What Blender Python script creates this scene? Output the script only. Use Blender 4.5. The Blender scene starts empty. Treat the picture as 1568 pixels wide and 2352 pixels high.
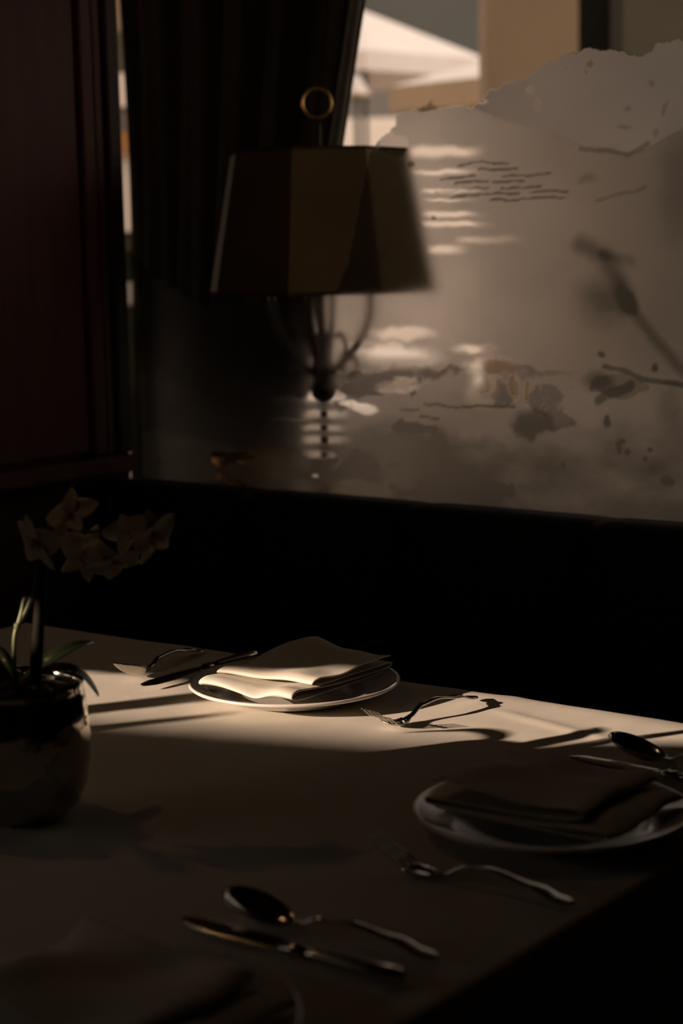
import bpy, bmesh, math, random
import numpy as np
from mathutils import Vector, Matrix
R = math.radians
random.seed(7)
scene = bpy.context.scene
col = scene.collection

# ---------------------------------------------------------------- camera
F_PX, IW, IH = 4250.0, 1568, 2352
PITCH, ROLL, YAW = R(8.204), R(1.24), R(-37.723)
CAM = Vector((2.119, -1.933, 1.319))
_r0 = Vector((math.cos(YAW), -math.sin(YAW), 0)); _f0 = Vector((math.sin(YAW), math.cos(YAW), 0)); _z = Vector((0, 0, 1))
FWD = _f0 * math.cos(PITCH) - _z * math.sin(PITCH)
_u0 = _f0 * math.sin(PITCH) + _z * math.cos(PITCH)
RIGHT = _r0 * math.cos(ROLL) - _u0 * math.sin(ROLL)
UP = _r0 * math.sin(ROLL) + _u0 * math.cos(ROLL)
cd = bpy.data.cameras.new('camera'); camo = bpy.data.objects.new('camera', cd); col.objects.link(camo)
cd.sensor_fit = 'VERTICAL'; cd.sensor_height = 36.0; cd.sensor_width = 24.0; cd.lens = 36.0 * F_PX / IH
m = Matrix((RIGHT, UP, -FWD)).transposed().to_4x4(); m.translation = CAM
camo.matrix_world = m
cd.dof.use_dof = True; cd.dof.focus_distance = 2.33; cd.dof.aperture_fstop = 4.0; cd.dof.aperture_blades = 9
cd.clip_end = 400
scene.camera = camo

def ray(px, py):
    return FWD + RIGHT * ((px - IW / 2) / F_PX) + UP * ((IH / 2 - py) / F_PX)
def onY(px, py, Y):          # a photo point on a plane parallel to the window wall
    d = ray(px, py); return CAM + d * ((Y - CAM.y) / d.y)
def onZ(px, py, z=.75):
    d = ray(px, py); return CAM + d * ((z - CAM.z) / d.z)
def far(px, py, depth):
    return CAM + ray(px, py) * depth

WS, SS = 1.5, 1.0
# ---------------------------------------------------------------- world, sun, exposure
w = bpy.data.worlds.new('overcast_sky'); scene.world = w; w.use_nodes = True
w.node_tree.nodes['Background'].inputs[0].default_value = (1.0, .88, .79, 1)
w.node_tree.nodes['Background'].inputs[1].default_value = WS
SUN_H = Vector((.52, .854, 0)).normalized(); SUN_T = .27
sd = bpy.data.lights.new('sun', 'SUN'); so = bpy.data.objects.new('sun', sd); col.objects.link(so)
sd.energy = 9.4 * SS; sd.color = (1.0, .735, .56); sd.angle = R(.53)
so.rotation_euler = Vector((SUN_H.x, SUN_H.y, -SUN_T)).to_track_quat('-Z', 'Y').to_euler(); so.location = (-3, -5, 4)
vs = scene.view_settings
vs.view_transform = 'Standard'; vs.look = 'None'; vs.exposure = 0.0; vs.gamma = 1.0; vs.use_curve_mapping = False

# ---------------------------------------------------------------- helpers
def tag(o, label=None, cat=None, group=None, kind=None):
    if label: o['label'] = label
    if cat: o['category'] = cat
    if group: o['group'] = group
    if kind: o['kind'] = kind
    return o
def empty(name, loc=(0, 0, 0), rz=0):
    o = bpy.data.objects.new(name, None); col.objects.link(o); o.location = loc; o.rotation_euler = (0, 0, rz); o.empty_display_size = .05
    return o
def link(name, me, mat, parent=None, smooth=False):
    me.materials.clear()
    if mat: me.materials.append(mat)
    if smooth:
        me.polygons.foreach_set('use_smooth', [True] * len(me.polygons))
    o = bpy.data.objects.new(name, me); col.objects.link(o)
    if parent: o.parent = parent
    return o
class MB:
    def __init__(s): s.v = []; s.f = []
    def add(s, vs_, fs):
        n = len(s.v); s.v += [tuple(x) for x in vs_]; s.f += [[i + n for i in f] for f in fs]; return s
    def box(s, x0, x1, y0, y1, z0, z1):
        return s.add([(x0, y0, z0), (x1, y0, z0), (x1, y1, z0), (x0, y1, z0), (x0, y0, z1), (x1, y0, z1), (x1, y1, z1), (x0, y1, z1)],
                     [(0, 3, 2, 1), (4, 5, 6, 7), (0, 1, 5, 4), (1, 2, 6, 5), (2, 3, 7, 6), (3, 0, 4, 7)])
    def lathe(s, prof, n=48, c=(0, 0, 0)):
        vs_ = []; fs = []
        for r, z in prof:
            for k in range(n):
                a = 2 * math.pi * k / n; vs_.append((c[0] + r * math.cos(a), c[1] + r * math.sin(a), c[2] + z))
        for i in range(len(prof) - 1):
            for k in range(n):
                k2 = (k + 1) % n; fs.append((i * n + k, i * n + k2, (i + 1) * n + k2, (i + 1) * n + k))
        return s.add(vs_, fs)
    def sweep(s, rings, closed_ends=True):
        n = len(rings[0]); vs_ = [p for r in rings for p in r]; fs = []
        for i in range(len(rings) - 1):
            for k in range(n):
                k2 = (k + 1) % n; fs.append((i * n + k, i * n + k2, (i + 1) * n + k2, (i + 1) * n + k))
        if closed_ends:
            fs.append(tuple(reversed(range(n)))); fs.append(tuple((len(rings) - 1) * n + k for k in range(n)))
        return s.add(vs_, fs)
    def tube(s, pts, rad, n=10):
        pts = [Vector(p) for p in pts]; rings = []
        rad = rad if isinstance(rad, (list, tuple)) else [rad] * len(pts)
        ref = None
        for i, p in enumerate(pts):
            t = (pts[min(i + 1, len(pts) - 1)] - pts[max(i - 1, 0)]).normalized()
            if ref is None:
                ref = t.orthogonal().normalized()
            ref = (ref - t * ref.dot(t)).normalized(); b = t.cross(ref)
            rings.append([p + (ref * math.cos(2 * math.pi * k / n) + b * math.sin(2 * math.pi * k / n)) * rad[i] for k in range(n)])
        return s.sweep(rings)
    def torus(s, c, rad, r, ax1, ax2, n=28, m_=8):
        c = Vector(c); ax1 = Vector(ax1).normalized(); ax2 = Vector(ax2).normalized(); ax3 = ax1.cross(ax2); vs_ = []; fs = []
        for i in range(n):
            a = 2 * math.pi * i / n; d = ax1 * math.cos(a) + ax2 * math.sin(a)
            for k in range(m_):
                b = 2 * math.pi * k / m_; vs_.append(c + d * (rad + r * math.cos(b)) + ax3 * r * math.sin(b))
        for i in range(n):
            for k in range(m_):
                i2 = (i + 1) % n; k2 = (k + 1) % m_; fs.append((i * m_ + k, i2 * m_ + k, i2 * m_ + k2, i * m_ + k2))
        return s.add(vs_, fs)
    def grid(s, fn, nu, nv):
        vs_ = [fn(i / nu, j / nv) for j in range(nv + 1) for i in range(nu + 1)]; W_ = nu + 1
        return s.add(vs_, [(j * W_ + i, j * W_ + i + 1, (j + 1) * W_ + i + 1, (j + 1) * W_ + i) for j in range(nv) for i in range(nu)])
    def mesh(s, name, bevel=0, solid=0, segs=2):
        me = bpy.data.meshes.new(name); me.from_pydata(s.v, [], s.f)
        bm = bmesh.new(); bm.from_mesh(me)
        if solid:
            bm.normal_update(); bmesh.ops.solidify(bm, geom=bm.faces[:], thickness=solid)
        bmesh.ops.recalc_face_normals(bm, faces=bm.faces[:])
        if bevel:
            bmesh.ops.bevel(bm, geom=[e for e in bm.edges if e.is_manifold and e.calc_face_angle(0) > .5], offset=bevel, segments=segs, affect='EDGES', profile=.5)
        bm.to_mesh(me); bm.free(); me.update(); return me
    def build(s, name, mat, parent=None, smooth=False, bevel=0, solid=0, segs=2):
        return link(name, s.mesh(name, bevel, solid, segs), mat, parent, smooth)
def copy_tree(o, parent=None):
    c = o.copy(); col.objects.link(c); c.parent = parent
    for ch in list(o.children): copy_tree(ch, c)
    return c
def struct(o, label=None): return tag(o, label, kind='structure')
def lerp(a, b, t): return a + (b - a) * t
def curve(pts, x):           # piecewise smooth interpolation of (x, value) pairs
    if x <= pts[0][0]: return pts[0][1]
    for (a, va), (b, vb) in zip(pts, pts[1:]):
        if x <= b:
            t = (x - a) / (b - a); t = t * t * (3 - 2 * t); return va + (vb - va) * t
    return pts[-1][1]
def hashg(ix, iy, seed):
    h = np.sin(ix * 127.1 + iy * 311.7 + seed * 74.7) * 43758.5453; return h - np.floor(h)
def vnoise(x, y, seed=0):
    ix = np.floor(x); iy = np.floor(y); fx = x - ix; fy = y - iy
    fx = fx * fx * (3 - 2 * fx); fy = fy * fy * (3 - 2 * fy)
    a = hashg(ix, iy, seed); b = hashg(ix + 1, iy, seed); c = hashg(ix, iy + 1, seed); d = hashg(ix + 1, iy + 1, seed)
    return (a * (1 - fx) + b * fx) * (1 - fy) + (c * (1 - fx) + d * fx) * fy
def fbm(x, y, seed=0, o=4):
    s = 0; amp = .5
    for i in range(o):
        s = s + amp * (vnoise(x, y, seed + i) - .5); x = x * 2.03; y = y * 2.03; amp *= .5
    return s

# ---------------------------------------------------------------- materials
def mat(name, base, rough=.5, metal=0, noise=None, bump=None, trans=0, ior=1.45, sheen=0, coat=0, subsurf=0, spec=None, emit=None):
    """noise=(scale, dark colour, stretch xyz, detail)  bump=(scale, strength, distance)"""
    mt = bpy.data.materials.new(name); mt.use_nodes = True; nt = mt.node_tree; b = nt.nodes['Principled BSDF']
    b.inputs['Base Color'].default_value = (*base, 1); b.inputs['Roughness'].default_value = rough; b.inputs['Metallic'].default_value = metal
    b.inputs['Transmission Weight'].default_value = trans; b.inputs['IOR'].default_value = ior
    if sheen: b.inputs['Sheen Weight'].default_value = sheen
    if coat: b.inputs['Coat Weight'].default_value = coat; b.inputs['Coat Roughness'].default_value = .08
    if spec is not None: b.inputs['Specular IOR Level'].default_value = spec
    if emit:
        b.inputs['Emission Color'].default_value = (*emit[0], 1); b.inputs['Emission Strength'].default_value = emit[1]
    tc = nt.nodes.new('ShaderNodeTexCoord')
    if noise:
        sc, dark, st, det = noise
        mp = nt.nodes.new('ShaderNodeMapping'); mp.inputs['Scale'].default_value = st; nt.links.new(tc.outputs['Object'], mp.inputs[0])
        n = nt.nodes.new('ShaderNodeTexNoise'); n.inputs['Scale'].default_value = sc; n.inputs['Detail'].default_value = det; nt.links.new(mp.outputs[0], n.inputs['Vector'])
        r = nt.nodes.new('ShaderNodeValToRGB'); r.color_ramp.elements[0].position = .35; r.color_ramp.elements[1].position = .65
        r.color_ramp.elements[0].color = (*dark, 1); r.color_ramp.elements[1].color = (*base, 1)
        nt.links.new(n.outputs['Fac'], r.inputs[0]); nt.links.new(r.outputs[0], b.inputs['Base Color'])
    if bump:
        sc, strg, dist = bump
        n = nt.nodes.new('ShaderNodeTexNoise'); n.inputs['Scale'].default_value = sc; n.inputs['Detail'].default_value = 3; nt.links.new(tc.outputs['Object'], n.inputs['Vector'])
        bp = nt.nodes.new('ShaderNodeBump'); bp.inputs['Strength'].default_value = strg; bp.inputs['Distance'].default_value = dist
        nt.links.new(n.outputs['Fac'], bp.inputs['Height']); nt.links.new(bp.outputs[0], b.inputs['Normal'])
    return mt
def weave(mt, scale, strength, dist=.0005):
    """woven thread relief from two crossed wave textures"""
    nt = mt.node_tree; b = nt.nodes['Principled BSDF']; tc = nt.nodes.new('ShaderNodeTexCoord'); hs = []
    for d in ('X', 'Y'):
        wv = nt.nodes.new('ShaderNodeTexWave'); wv.bands_direction = d; wv.inputs['Scale'].default_value = scale; wv.inputs['Distortion'].default_value = .6
        wv.inputs['Detail'].default_value = 1; nt.links.new(tc.outputs['Object'], wv.inputs['Vector']); hs.append(wv)
    n = nt.nodes.new('ShaderNodeTexNoise'); n.inputs['Scale'].default_value = scale * 1.5; n.inputs['Detail'].default_value = 2; nt.links.new(tc.outputs['Object'], n.inputs['Vector'])
    a = nt.nodes.new('ShaderNodeMath'); a.operation = 'MULTIPLY'; nt.links.new(hs[0].outputs['Fac'], a.inputs[0]); nt.links.new(hs[1].outputs['Fac'], a.inputs[1])
    a2 = nt.nodes.new('ShaderNodeMath'); a2.operation = 'ADD'; nt.links.new(a.outputs[0], a2.inputs[0]); nt.links.new(n.outputs['Fac'], a2.inputs[1])
    bp = nt.nodes.new('ShaderNodeBump'); bp.inputs['Strength'].default_value = strength; bp.inputs['Distance'].default_value = dist
    nt.links.new(a2.outputs[0], bp.inputs['Height']); nt.links.new(bp.outputs[0], b.inputs['Normal'])
    return mt
def pine(name, base, dark, knot):
    mt = mat(name, base, .55, noise=(6, dark, (1, 6, .5), 4), spec=.25); nt = mt.node_tree; b = nt.nodes['Principled BSDF']
    src = b.inputs['Base Color'].links[0].from_socket
    tc = nt.nodes.new('ShaderNodeTexCoord'); mp = nt.nodes.new('ShaderNodeMapping'); mp.inputs['Scale'].default_value = (1, 1, .72); nt.links.new(tc.outputs['Object'], mp.inputs[0])
    vo = nt.nodes.new('ShaderNodeTexVoronoi'); vo.inputs['Scale'].default_value = 5.5; nt.links.new(mp.outputs[0], vo.inputs['Vector'])
    rp = nt.nodes.new('ShaderNodeValToRGB'); rp.color_ramp.elements[0].position = .05; rp.color_ramp.elements[1].position = .11
    rp.color_ramp.elements[0].color = (1, 1, 1, 1); rp.color_ramp.elements[1].color = (0, 0, 0, 1); nt.links.new(vo.outputs['Distance'], rp.inputs[0])
    mx = nt.nodes.new('ShaderNodeMix'); mx.data_type = 'RGBA'; mx.inputs[7].default_value = (*knot, 1)
    nt.links.new(rp.outputs[0], mx.inputs[0]); nt.links.new(src, mx.inputs[6]); nt.links.new(mx.outputs[2], b.inputs['Base Color'])
    return mt
M = dict(
    cloth=weave(mat('white_tablecloth', (.58, .54, .455), .85, sheen=.05, spec=.1), 320, .35, .0004),
    linen=weave(mat('napkin_linen', (.62, .58, .49), .85, spec=.15), 420, .35, .0004),
    porcelain=mat('white_porcelain', (.62, .59, .53), .16, noise=(3, (.60, .57, .51), (1, 1, 1), 2), coat=.4),
    silver=mat('polished_silver', (.50, .465, .41), .14, 1, noise=(40, (.42, .39, .345), (1, 1, 1), 3)),
    pot=mat('dark_glossy_pot', (.46, .42, .36), .08, 1, noise=(12, (.34, .31, .26), (1, 1, 1), 3), coat=.5),
    bark=mat('potting_bark', (.035, .024, .015), .8, noise=(60, (.012, .008, .005), (1, 1, 1), 4), bump=(80, .8, .01)),
    leaf=mat('orchid_leaf', (.010, .015, .006), .3, noise=(20, (.006, .010, .004), (1, 1, 1), 3), coat=.3),
    stem=mat('green_stem', (.10, .12, .03), .4, noise=(50, (.06, .08, .02), (1, 1, 1), 2)),
    stake=mat('dark_stem', (.012, .011, .006), .8, noise=(50, (.008, .007, .004), (1, 1, 1), 2), spec=.1),
    petal=mat('white_petal', (.86, .80, .66), .6, noise=(30, (.50, .45, .34), (1, 1, 1), 3)),
    lip=mat('cream_flower_lip', (.55, .42, .20), .5, noise=(80, (.42, .28, .12), (1, 1, 1), 2)),
    leather=mat('dark_banquette_leather', (.016, .014, .010), .6, noise=(9, (.010, .009, .007), (1, 1, 1), 3), bump=(140, .25, .002), spec=.12),
    leather2=mat('brown_banquette_leather', (.030, .016, .010), .6, noise=(9, (.020, .011, .008), (1, 1, 1), 3), bump=(140, .25, .002), spec=.12),
    wood=pine('dark_red_pine', (.105, .038, .026), (.080, .028, .020), (.012, .006, .004)),
    wood2=mat('dark_frame_wood', (.055, .030, .020), .5, noise=(5, (.035, .018, .012), (1, 5, .4), 4), spec=.2),
    wall=mat('dark_plaster', (.07, .05, .036), .9, noise=(3, (.055, .04, .03), (1, 1, 1), 4), bump=(40, .3, .004)),
    floor=mat('dark_floorboards', (.05, .032, .02), .5, noise=(4, (.03, .018, .012), (.4, 8, 1), 4)),
    curtain=mat('dark_curtain', (.030, .026, .018), .9, noise=(30, (.022, .019, .013), (1, 1, .1), 2), spec=.05),
    trim=mat('curtain_edge', (.16, .16, .13), .8, noise=(60, (.11, .11, .09), (1, 1, .2), 2)),
    shade=mat('lamp_shade_card', (.10, .070, .032), .8, noise=(8, (.08, .056, .026), (1, 1, 1), 3), spec=.1),
    seam=mat('lamp_shade_seam', (.05, .035, .018), .9, noise=(40, (.04, .027, .014), (1, 1, 1), 2), spec=0),
    iron=mat('dark_lamp_metal', (.055, .040, .022), .5, .6, noise=(30, (.035, .026, .015), (1, 1, 1), 3)),
    brass=mat('old_brass', (.62, .38, .12), .28, 1, noise=(20, (.45, .27, .08), (1, 1, 1), 3)),
    candle=mat('lamp_candle_sleeve', (.35, .29, .18), .6, noise=(20, (.28, .23, .14), (1, 1, 1), 2)),
    paving=mat('terrace_paving', (.50, .42, .35), .8, noise=(.8, (.42, .35, .29), (1, 1, 1), 5)),
    canvas=mat('white_parasol_canvas', (.80, .74, .72), .8, noise=(2, (.74, .69, .67), (1, 1, 1), 3)),
    valance=mat('shade_toned_valance', (.56, .42, .29), .8, noise=(3, (.50, .38, .26), (1, 1, 1), 3)),  # sand tone stands in for the shaded side of the white canvas
    outwhite=mat('white_render', (.86, .78, .72), .8, noise=(1.5, (.80, .72, .66), (1, 1, 1), 4)),
    pillar=mat('sand_render', (.27, .195, .125), .85, noise=(2, (.24, .172, .11), (1, 1, 1), 4)),
    darkpanel=mat('dark_door_panel', (.012, .012, .009), .6, noise=(4, (.009, .009, .007), (1, 1, 1), 3)),
    olive=mat('olive_render', (.075, .068, .045), .85, noise=(2, (.062, .056, .037), (1, 1, 1), 4)),
    slate=mat('grey_green_hill', (.020, .023, .022), .9, noise=(.08, (.013, .015, .014), (1, 1, 1), 5)),
    greywall=mat('blue_grey_render', (.19, .18, .17), .85, noise=(1, (.16, .15, .145), (1, 1, 1), 4)),
    terracotta=mat('orange_render', (.45, .22, .08), .8, noise=(4, (.36, .17, .06), (1, 1, 1), 3)),
    hedge=mat('hedge_green', (.045, .05, .024), .9, noise=(6, (.025, .03, .014), (1, 1, 1), 5), bump=(8, 1, .15)),
    metal=mat('parasol_pole_metal', (.12, .11, .10), .5, .5, noise=(10, (.10, .09, .08), (1, 1, 1), 2)),
    bulb=mat('warm_bulb', (1, .8, .5), .4, noise=(5, (1, .78, .48), (1, 1, 1), 1), emit=((1, .50, .20), 60)),
)

# ---------------------------------------------------------------- room shell
YW, XL, XR, YF, ZC = .62, -.37, 4.3, -4.6, 2.65
WX0, WX1, WZ0, WZ1 = XL, 1.08, .84, 1.93          # etched window opening
o = MB().box(XL - .25, XR + .1, YF - .1, YW + .28, -.12, 0).build('floor', M['floor']); struct(o, 'dark boarded dining room floor')
o = MB().box(XL - .25, XR + .1, YF - .1, YW + .28, ZC, ZC + .15).build('ceiling', M['wall']); struct(o, 'dark ceiling over the dining room')
b = MB(); b.box(XL - .25, XR + .1, YW, YW + .025, 0, WZ0); b.box(XL - .25, XR + .1, YW, YW + .025, WZ1, ZC); b.box(WX1, XR + .1, YW, YW + .025, WZ0, WZ1)
struct(b.build('wall_back', M['wall']), 'dark wall below and beside the etched window')
struct(MB().box(XR, XR + .1, YF, YW, 0, ZC).build('wall_right', M['wall']), 'dark wall at the right of the dining room')
struct(MB().box(XL - .1, XR + .1, YF - .1, YF, 0, ZC).build('wall_front', M['wall']), 'dark wall across the dining room')
# left wall with the side window that lets the low sun in
SY0, SY1, SZ0, SZ1 = -2.95, -1.05, .95, 1.85
b = MB(); b.box(XL - .1, XL, SY1, YW, 0, ZC); b.box(XL - .1, XL, YF, SY0, 0, ZC); b.box(XL - .1, XL, SY0, SY1, 0, SZ0); b.box(XL - .1, XL, SY0, SY1, SZ1, ZC)
wl = struct(b.build('wall_left', M['wood2']), 'dark red pine panelled wall left of the window')
MB().box(XL + .001, XL + .012, -.62, .15, .945, 2.05).build('panel', M['wood'], wl, bevel=.003)
MB().box(XL + .001, XL + .012, .155, .505, .945, 2.05).build('panel', M['wood'], wl, bevel=.003)
MB().box(XL + .001, XL + .035, -1.0, .60, .900, .935).build('ledge', M['wood'], wl, bevel=.006)
MB().box(XL + .001, XL + .020, .512, .545, .937, 2.3).build('moulding', M['wood'], wl, bevel=.005)
MB().box(XL + .001, XL + .014, .550, .572, .937, 2.3).build('moulding', M['wood'], wl, bevel=.004)
MB().box(XL + .001, XL + .022, .577, .612, .937, 2.3).build('moulding', M['wood2'], wl, bevel=.005)
# window_2: side window frame and mullions
w2 = struct(empty('window_2', (XL, -2.0, SZ0)), 'side window with added drapes that shape the sunlight')
def child(b, name, mt, par, **k):
    o = b.build(name, mt, par, **k); o.location = -par.location; return o
child(MB().box(XL - .07, XL - .03, -1.826, -1.796, SZ0, SZ1), 'mullion', M['wood2'], w2)
child(MB().box(XL - .07, XL - .03, SY0, SY0 + .04, SZ0, SZ1), 'frame_stile', M['wood2'], w2)
child(MB().box(XL - .07, XL - .03, SY1 - .04, SY1, SZ0, SZ1), 'frame_stile', M['wood2'], w2)
child(MB().box(XL - .07, XL - .03, SY0, SY1, SZ1 - .04, SZ1), 'frame_rail', M['wood2'], w2)
child(MB().box(XL - .12, XL + .04, SY0, SY1, SZ0 - .03, SZ0 + .012), 'window_sill', M['wood2'], w2)

# unseen drapes at the side window, edges back-projected to shape the sun patch
def back(x, y, X0=XL + .03):
    s = (x - X0) / SUN_H.x; return (y - SUN_H.y * s, .75 + SUN_T * s)
A = [back(*p) for p in ((.16, -.235), (.333, -.197), (.388, -.166), (.488, -.174), (.62, -.125), (.74, -.05), (.80, .0), (1.0, .012), (1.2, .012), (1.35, .014))]
Bl = [back(*p, XL + .06) for p in ((.50, -.72), (.65, -.60), (.80, -.46), (.90, -.36), (.945, -.30), (.985, -.215), (1.03, -.19), (1.066, -.170), (1.085, -.135), (1.166, -.073), (1.3, -.02), (1.42, .02))]
def drape(name, label, edge, side, ylim, X0=XL + .03):
    """panel of cloth from ylim to an edge cut to mask the sun"""
    es = sorted(edge, key=lambda p: p[1]); zs = [SZ0 - .02] + [p[1] for p in es] + [SZ1 + .06]
    def ey(z):
        if z <= es[0][1]: return es[0][0] + (es[0][0] - es[1][0]) / (es[0][1] - es[1][1]) * (z - es[0][1]) if side > 0 else es[0][0]
        for (ya, za), (yb, zb) in zip(es, es[1:]):
            if z <= zb: return ya + (yb - ya) * (z - za) / (zb - za)
        return es[-1][0] + (es[-1][0] - es[-2][0]) / (es[-1][1] - es[-2][1]) * (z - es[-1][1])
    def fn(u, v):
        z = lerp(zs[0], zs[-1], v); e = ey(z); e = min(max(e, SY0 - .08), SY1 + .06); y = lerp(ylim, e, u)
        return (X0 + .009 * math.sin(y * 55) + .004 * math.sin(y * 117 + z * 3), y, z)
    o = MB().grid(fn, 60, 60).build(name, M['curtain'], smooth=True, solid=.003)
    return tag(o, label, 'drape', 'drapes added to shape the sun patch')
drape('sun_shaping_drape', 'dark unseen drape added to shape the back edge of the sun patch', A, 1, SY1 + .07)
drape('sun_shaping_drape', 'dark unseen drape added to shape the front edge of the sun patch', Bl, -1, SY0 - .09, XL + .06)

bt = tag(empty('bottle', (XL + .005, -1.905, SZ0 + .0125)), 'slim dark bottle added on the unseen side window sill to cast a shadow streak', 'bottle')  # unseen bottle, placed to throw the soft dark wedge across the cloth
MB().lathe([(0, 0), (.029, 0), (.032, .004), (.032, .22), (.027, .25), (.016, .270), (.011, .285), (.0125, .287), (.0125, .29), (0, .29)], 24).build('glass_body', M['darkpanel'], bt, True)
MB().lathe([(0, .2905), (.0105, .2905), (.0105, .305), (0, .305)], 16).build('stopper', M['wood2'], bt, True)

# ---------------------------------------------------------------- window_1: etched lake scene on clear glass
w1 = struct(empty('window_1', (.6, YW, WZ0)), 'etched glass window with a mountain lake scene')
child(MB().box(WX0, WX1, YW - .012, YW + .024, WZ0 - .02, WZ0 + .012), 'window_sill', M['wood2'], w1)
child(MB().box(WX0, WX1, YW - .01, YW + .024, WZ1 - .04, WZ1), 'frame_rail', M['wood2'], w1)
child(MB().box(WX1 - .05, WX1, YW - .01, YW + .024, WZ0 + .013, WZ1 - .041), 'frame_stile', M['wood2'], w1)
GX0, GX1, GZ0, GZ1 = WX0 + .001, WX1 - .051, WZ0 + .013, WZ1 - .041
NX, NZ = 520, 420
gx, gz = np.meshgrid(np.linspace(GX0, GX1, NX + 1), np.linspace(GZ0, GZ1, NZ + 1))
def G(px, py):
    p = onY(px, py, YW); return (p.x, p.z)
def sstep(a, b, x):
    t = np.clip((x - a) / (b - a), 0, 1); return t * t * (3 - 2 * t)
wob = .020 * fbm(gx * 34, gz * 34, 3, 4); wobx = .022 * fbm(gx * 32 + 9, gz * 32, 11, 4)
def ridge(pts):
    q = [G(*p) for p in pts]; return np.interp(gx, [a for a, _ in q], [c for _, c in q])
def seg(pts, width, s0=.55, s1=1.25):         # soft stroke along a polyline, 1 on it
    q = [G(*p) for p in pts]; d = np.full(gx.shape, 9.)
    X = gx + wobx * .5; Z = gz + wob * .5
    for (ax, az), (bx, bz) in zip(q, q[1:]):
        vx, vz = bx - ax, bz - az; t = np.clip(((X - ax) * vx + (Z - az) * vz) / (vx * vx + vz * vz + 1e-12), 0, 1)
        d = np.minimum(d, np.hypot(X - ax - t * vx, Z - az - t * vz))
    return 1 - sstep(width * s0, width * s1, d)
def blob(cx, cy, rx, ry, soft=.35, wj=1.0):
    x0, z0 = G(cx, cy); sx = (G(cx + rx, cy)[0] - x0); sz = (z0 - G(cx, cy + ry)[1])
    d = np.hypot((gx + wobx * wj - x0) / sx, (gz + wob * wj - z0) / sz); return 1 - sstep(1 - soft, 1 + soft, d)
top = ridge([(255, 600), (300, 580), (380, 660), (480, 700), (640, 690), (770, 672), (800, 600), (825, 480), (850, 352), (885, 305), (920, 270), (960, 250), (985, 236), (1010, 250), (1075, 252), (1100, 228),
             (1150, 205), (1200, 185), (1240, 165), (1270, 145), (1310, 130), (1350, 118), (1400, 116), (1440, 125), (1470, 115), (1500, 105), (1568, 95), (1700, 60), (1950, 140), (2300, 60)])
low = ridge([(255, 250), (1060, 250), (1090, 258), (1160, 285), (1250, 302), (1330, 332), (1440, 352), (1500, 335), (1568, 296), (1700, 330), (2300, 400)])
below = sstep(-.0018, .0018, top + wob * 1.5 + .016 * fbm(gx * 80, gz * 80, 71, 3) - gz)
mount = below * sstep(-.004, .004, gz - low + wob) * sstep(-.004, .004, gx - G(1072, 250)[0] + wobx)
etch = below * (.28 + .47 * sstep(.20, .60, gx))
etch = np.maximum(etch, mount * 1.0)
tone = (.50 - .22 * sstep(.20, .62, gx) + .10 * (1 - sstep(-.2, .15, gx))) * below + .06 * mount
# lighter rim of bare mountain snow, dark crevices
for c in ((905, 335, 32, 20), (985, 245, 26, 12), (890, 320, 14, 20)): etch *= 1 - blob(*c, .3, .6)
for c in ((1355, 145, 10, 9), (1300, 158, 8, 4), (1345, 165, 4, 10), (1215, 205, 9, 8), (1235, 240, 8, 14), (1110, 235, 10, 6)):
    k = blob(*c, .4, .4); etch *= 1 - .5 * k; tone *= 1 - .6 * k
for c in ((1430, 290, 14, 5), (1435, 250, 8, 6), (1530, 250, 5, 16), (1510, 300, 5, 10), (1345, 415, 18, 10), (1490, 185, 6, 8)): tone += .20 * blob(*c, .7, 1.2)
# clear ripples on the lake behind the lamp and beside it
for (y0, y1, x0, x1, k) in ((333, 364, 950, 1095, .75), (388, 402, 962, 1085, .6), (432, 444, 975, 1090, .65), (455, 463, 985, 1075, .5), (484, 501, 978, 1095, .85), (507, 523, 972, 1110, .9),
                            (560, 586, 985, 1060, .75), (540, 560, 1060, 1180, .35), (893, 926, 700, 785, .95), (941, 963, 700, 785, .85), (974, 992, 700, 782, .8), (999, 1022, 700, 785, .85), (1034, 1056, 712, 765, .75), (912, 922, 640, 700, .3), (960, 966, 630, 700, .3)):
    xa, za = G(x0, (y0 + y1) / 2); xb, zb = G(x1, (y0 + y1) / 2); zt = G(x0, y0)[1]; zl = G(x0, y1)[1]; zc = np.interp(gx, [xa, xb], [za, zb]); hh = (zt - zl) / 2
    m_ = sstep(xa - .022, xa + .020, gx + wobx) * (1 - sstep(xb - .035, xb + .03, gx + wobx)) * (1 - sstep(.1, 1.35, np.abs(gz + wob * .35 - zc) / hh))
    etch *= 1 - k * m_ * .92; tone *= 1 - m_
for c in ((925, 766, 62, 14, .6), (915, 822, 78, 24, .6), (870, 800, 60, 16, .7), (1130, 838, 58, 20, .6), (1105, 885, 30, 42, .7), (905, 890, 50, 14, .3), (930, 872, 26, 8, .3), (835, 938, 32, 13, .3), (800, 925, 22, 10, .3), (770, 905, 26, 10, .3),
          (1180, 890, 12, 30, .4), (1210, 900, 6, 26, .4), (540, 1048, 50, 10, .4), (505, 1060, 14, 18, .4), (556, 1062, 9, 9, .3), (520, 1095, 9, 8, .3), (502, 1098, 7, 7, .3), (540, 1112, 22, 8, .4), (727, 1095, 7, 6, .3), (1247, 932, 7, 8, .4), (1250, 915, 5, 5, .4), (1090, 800, 40, 10, .8)):
    k = blob(*c[:4], c[4], .8); etch *= 1 - .85 * k; tone *= 1 - k
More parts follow.
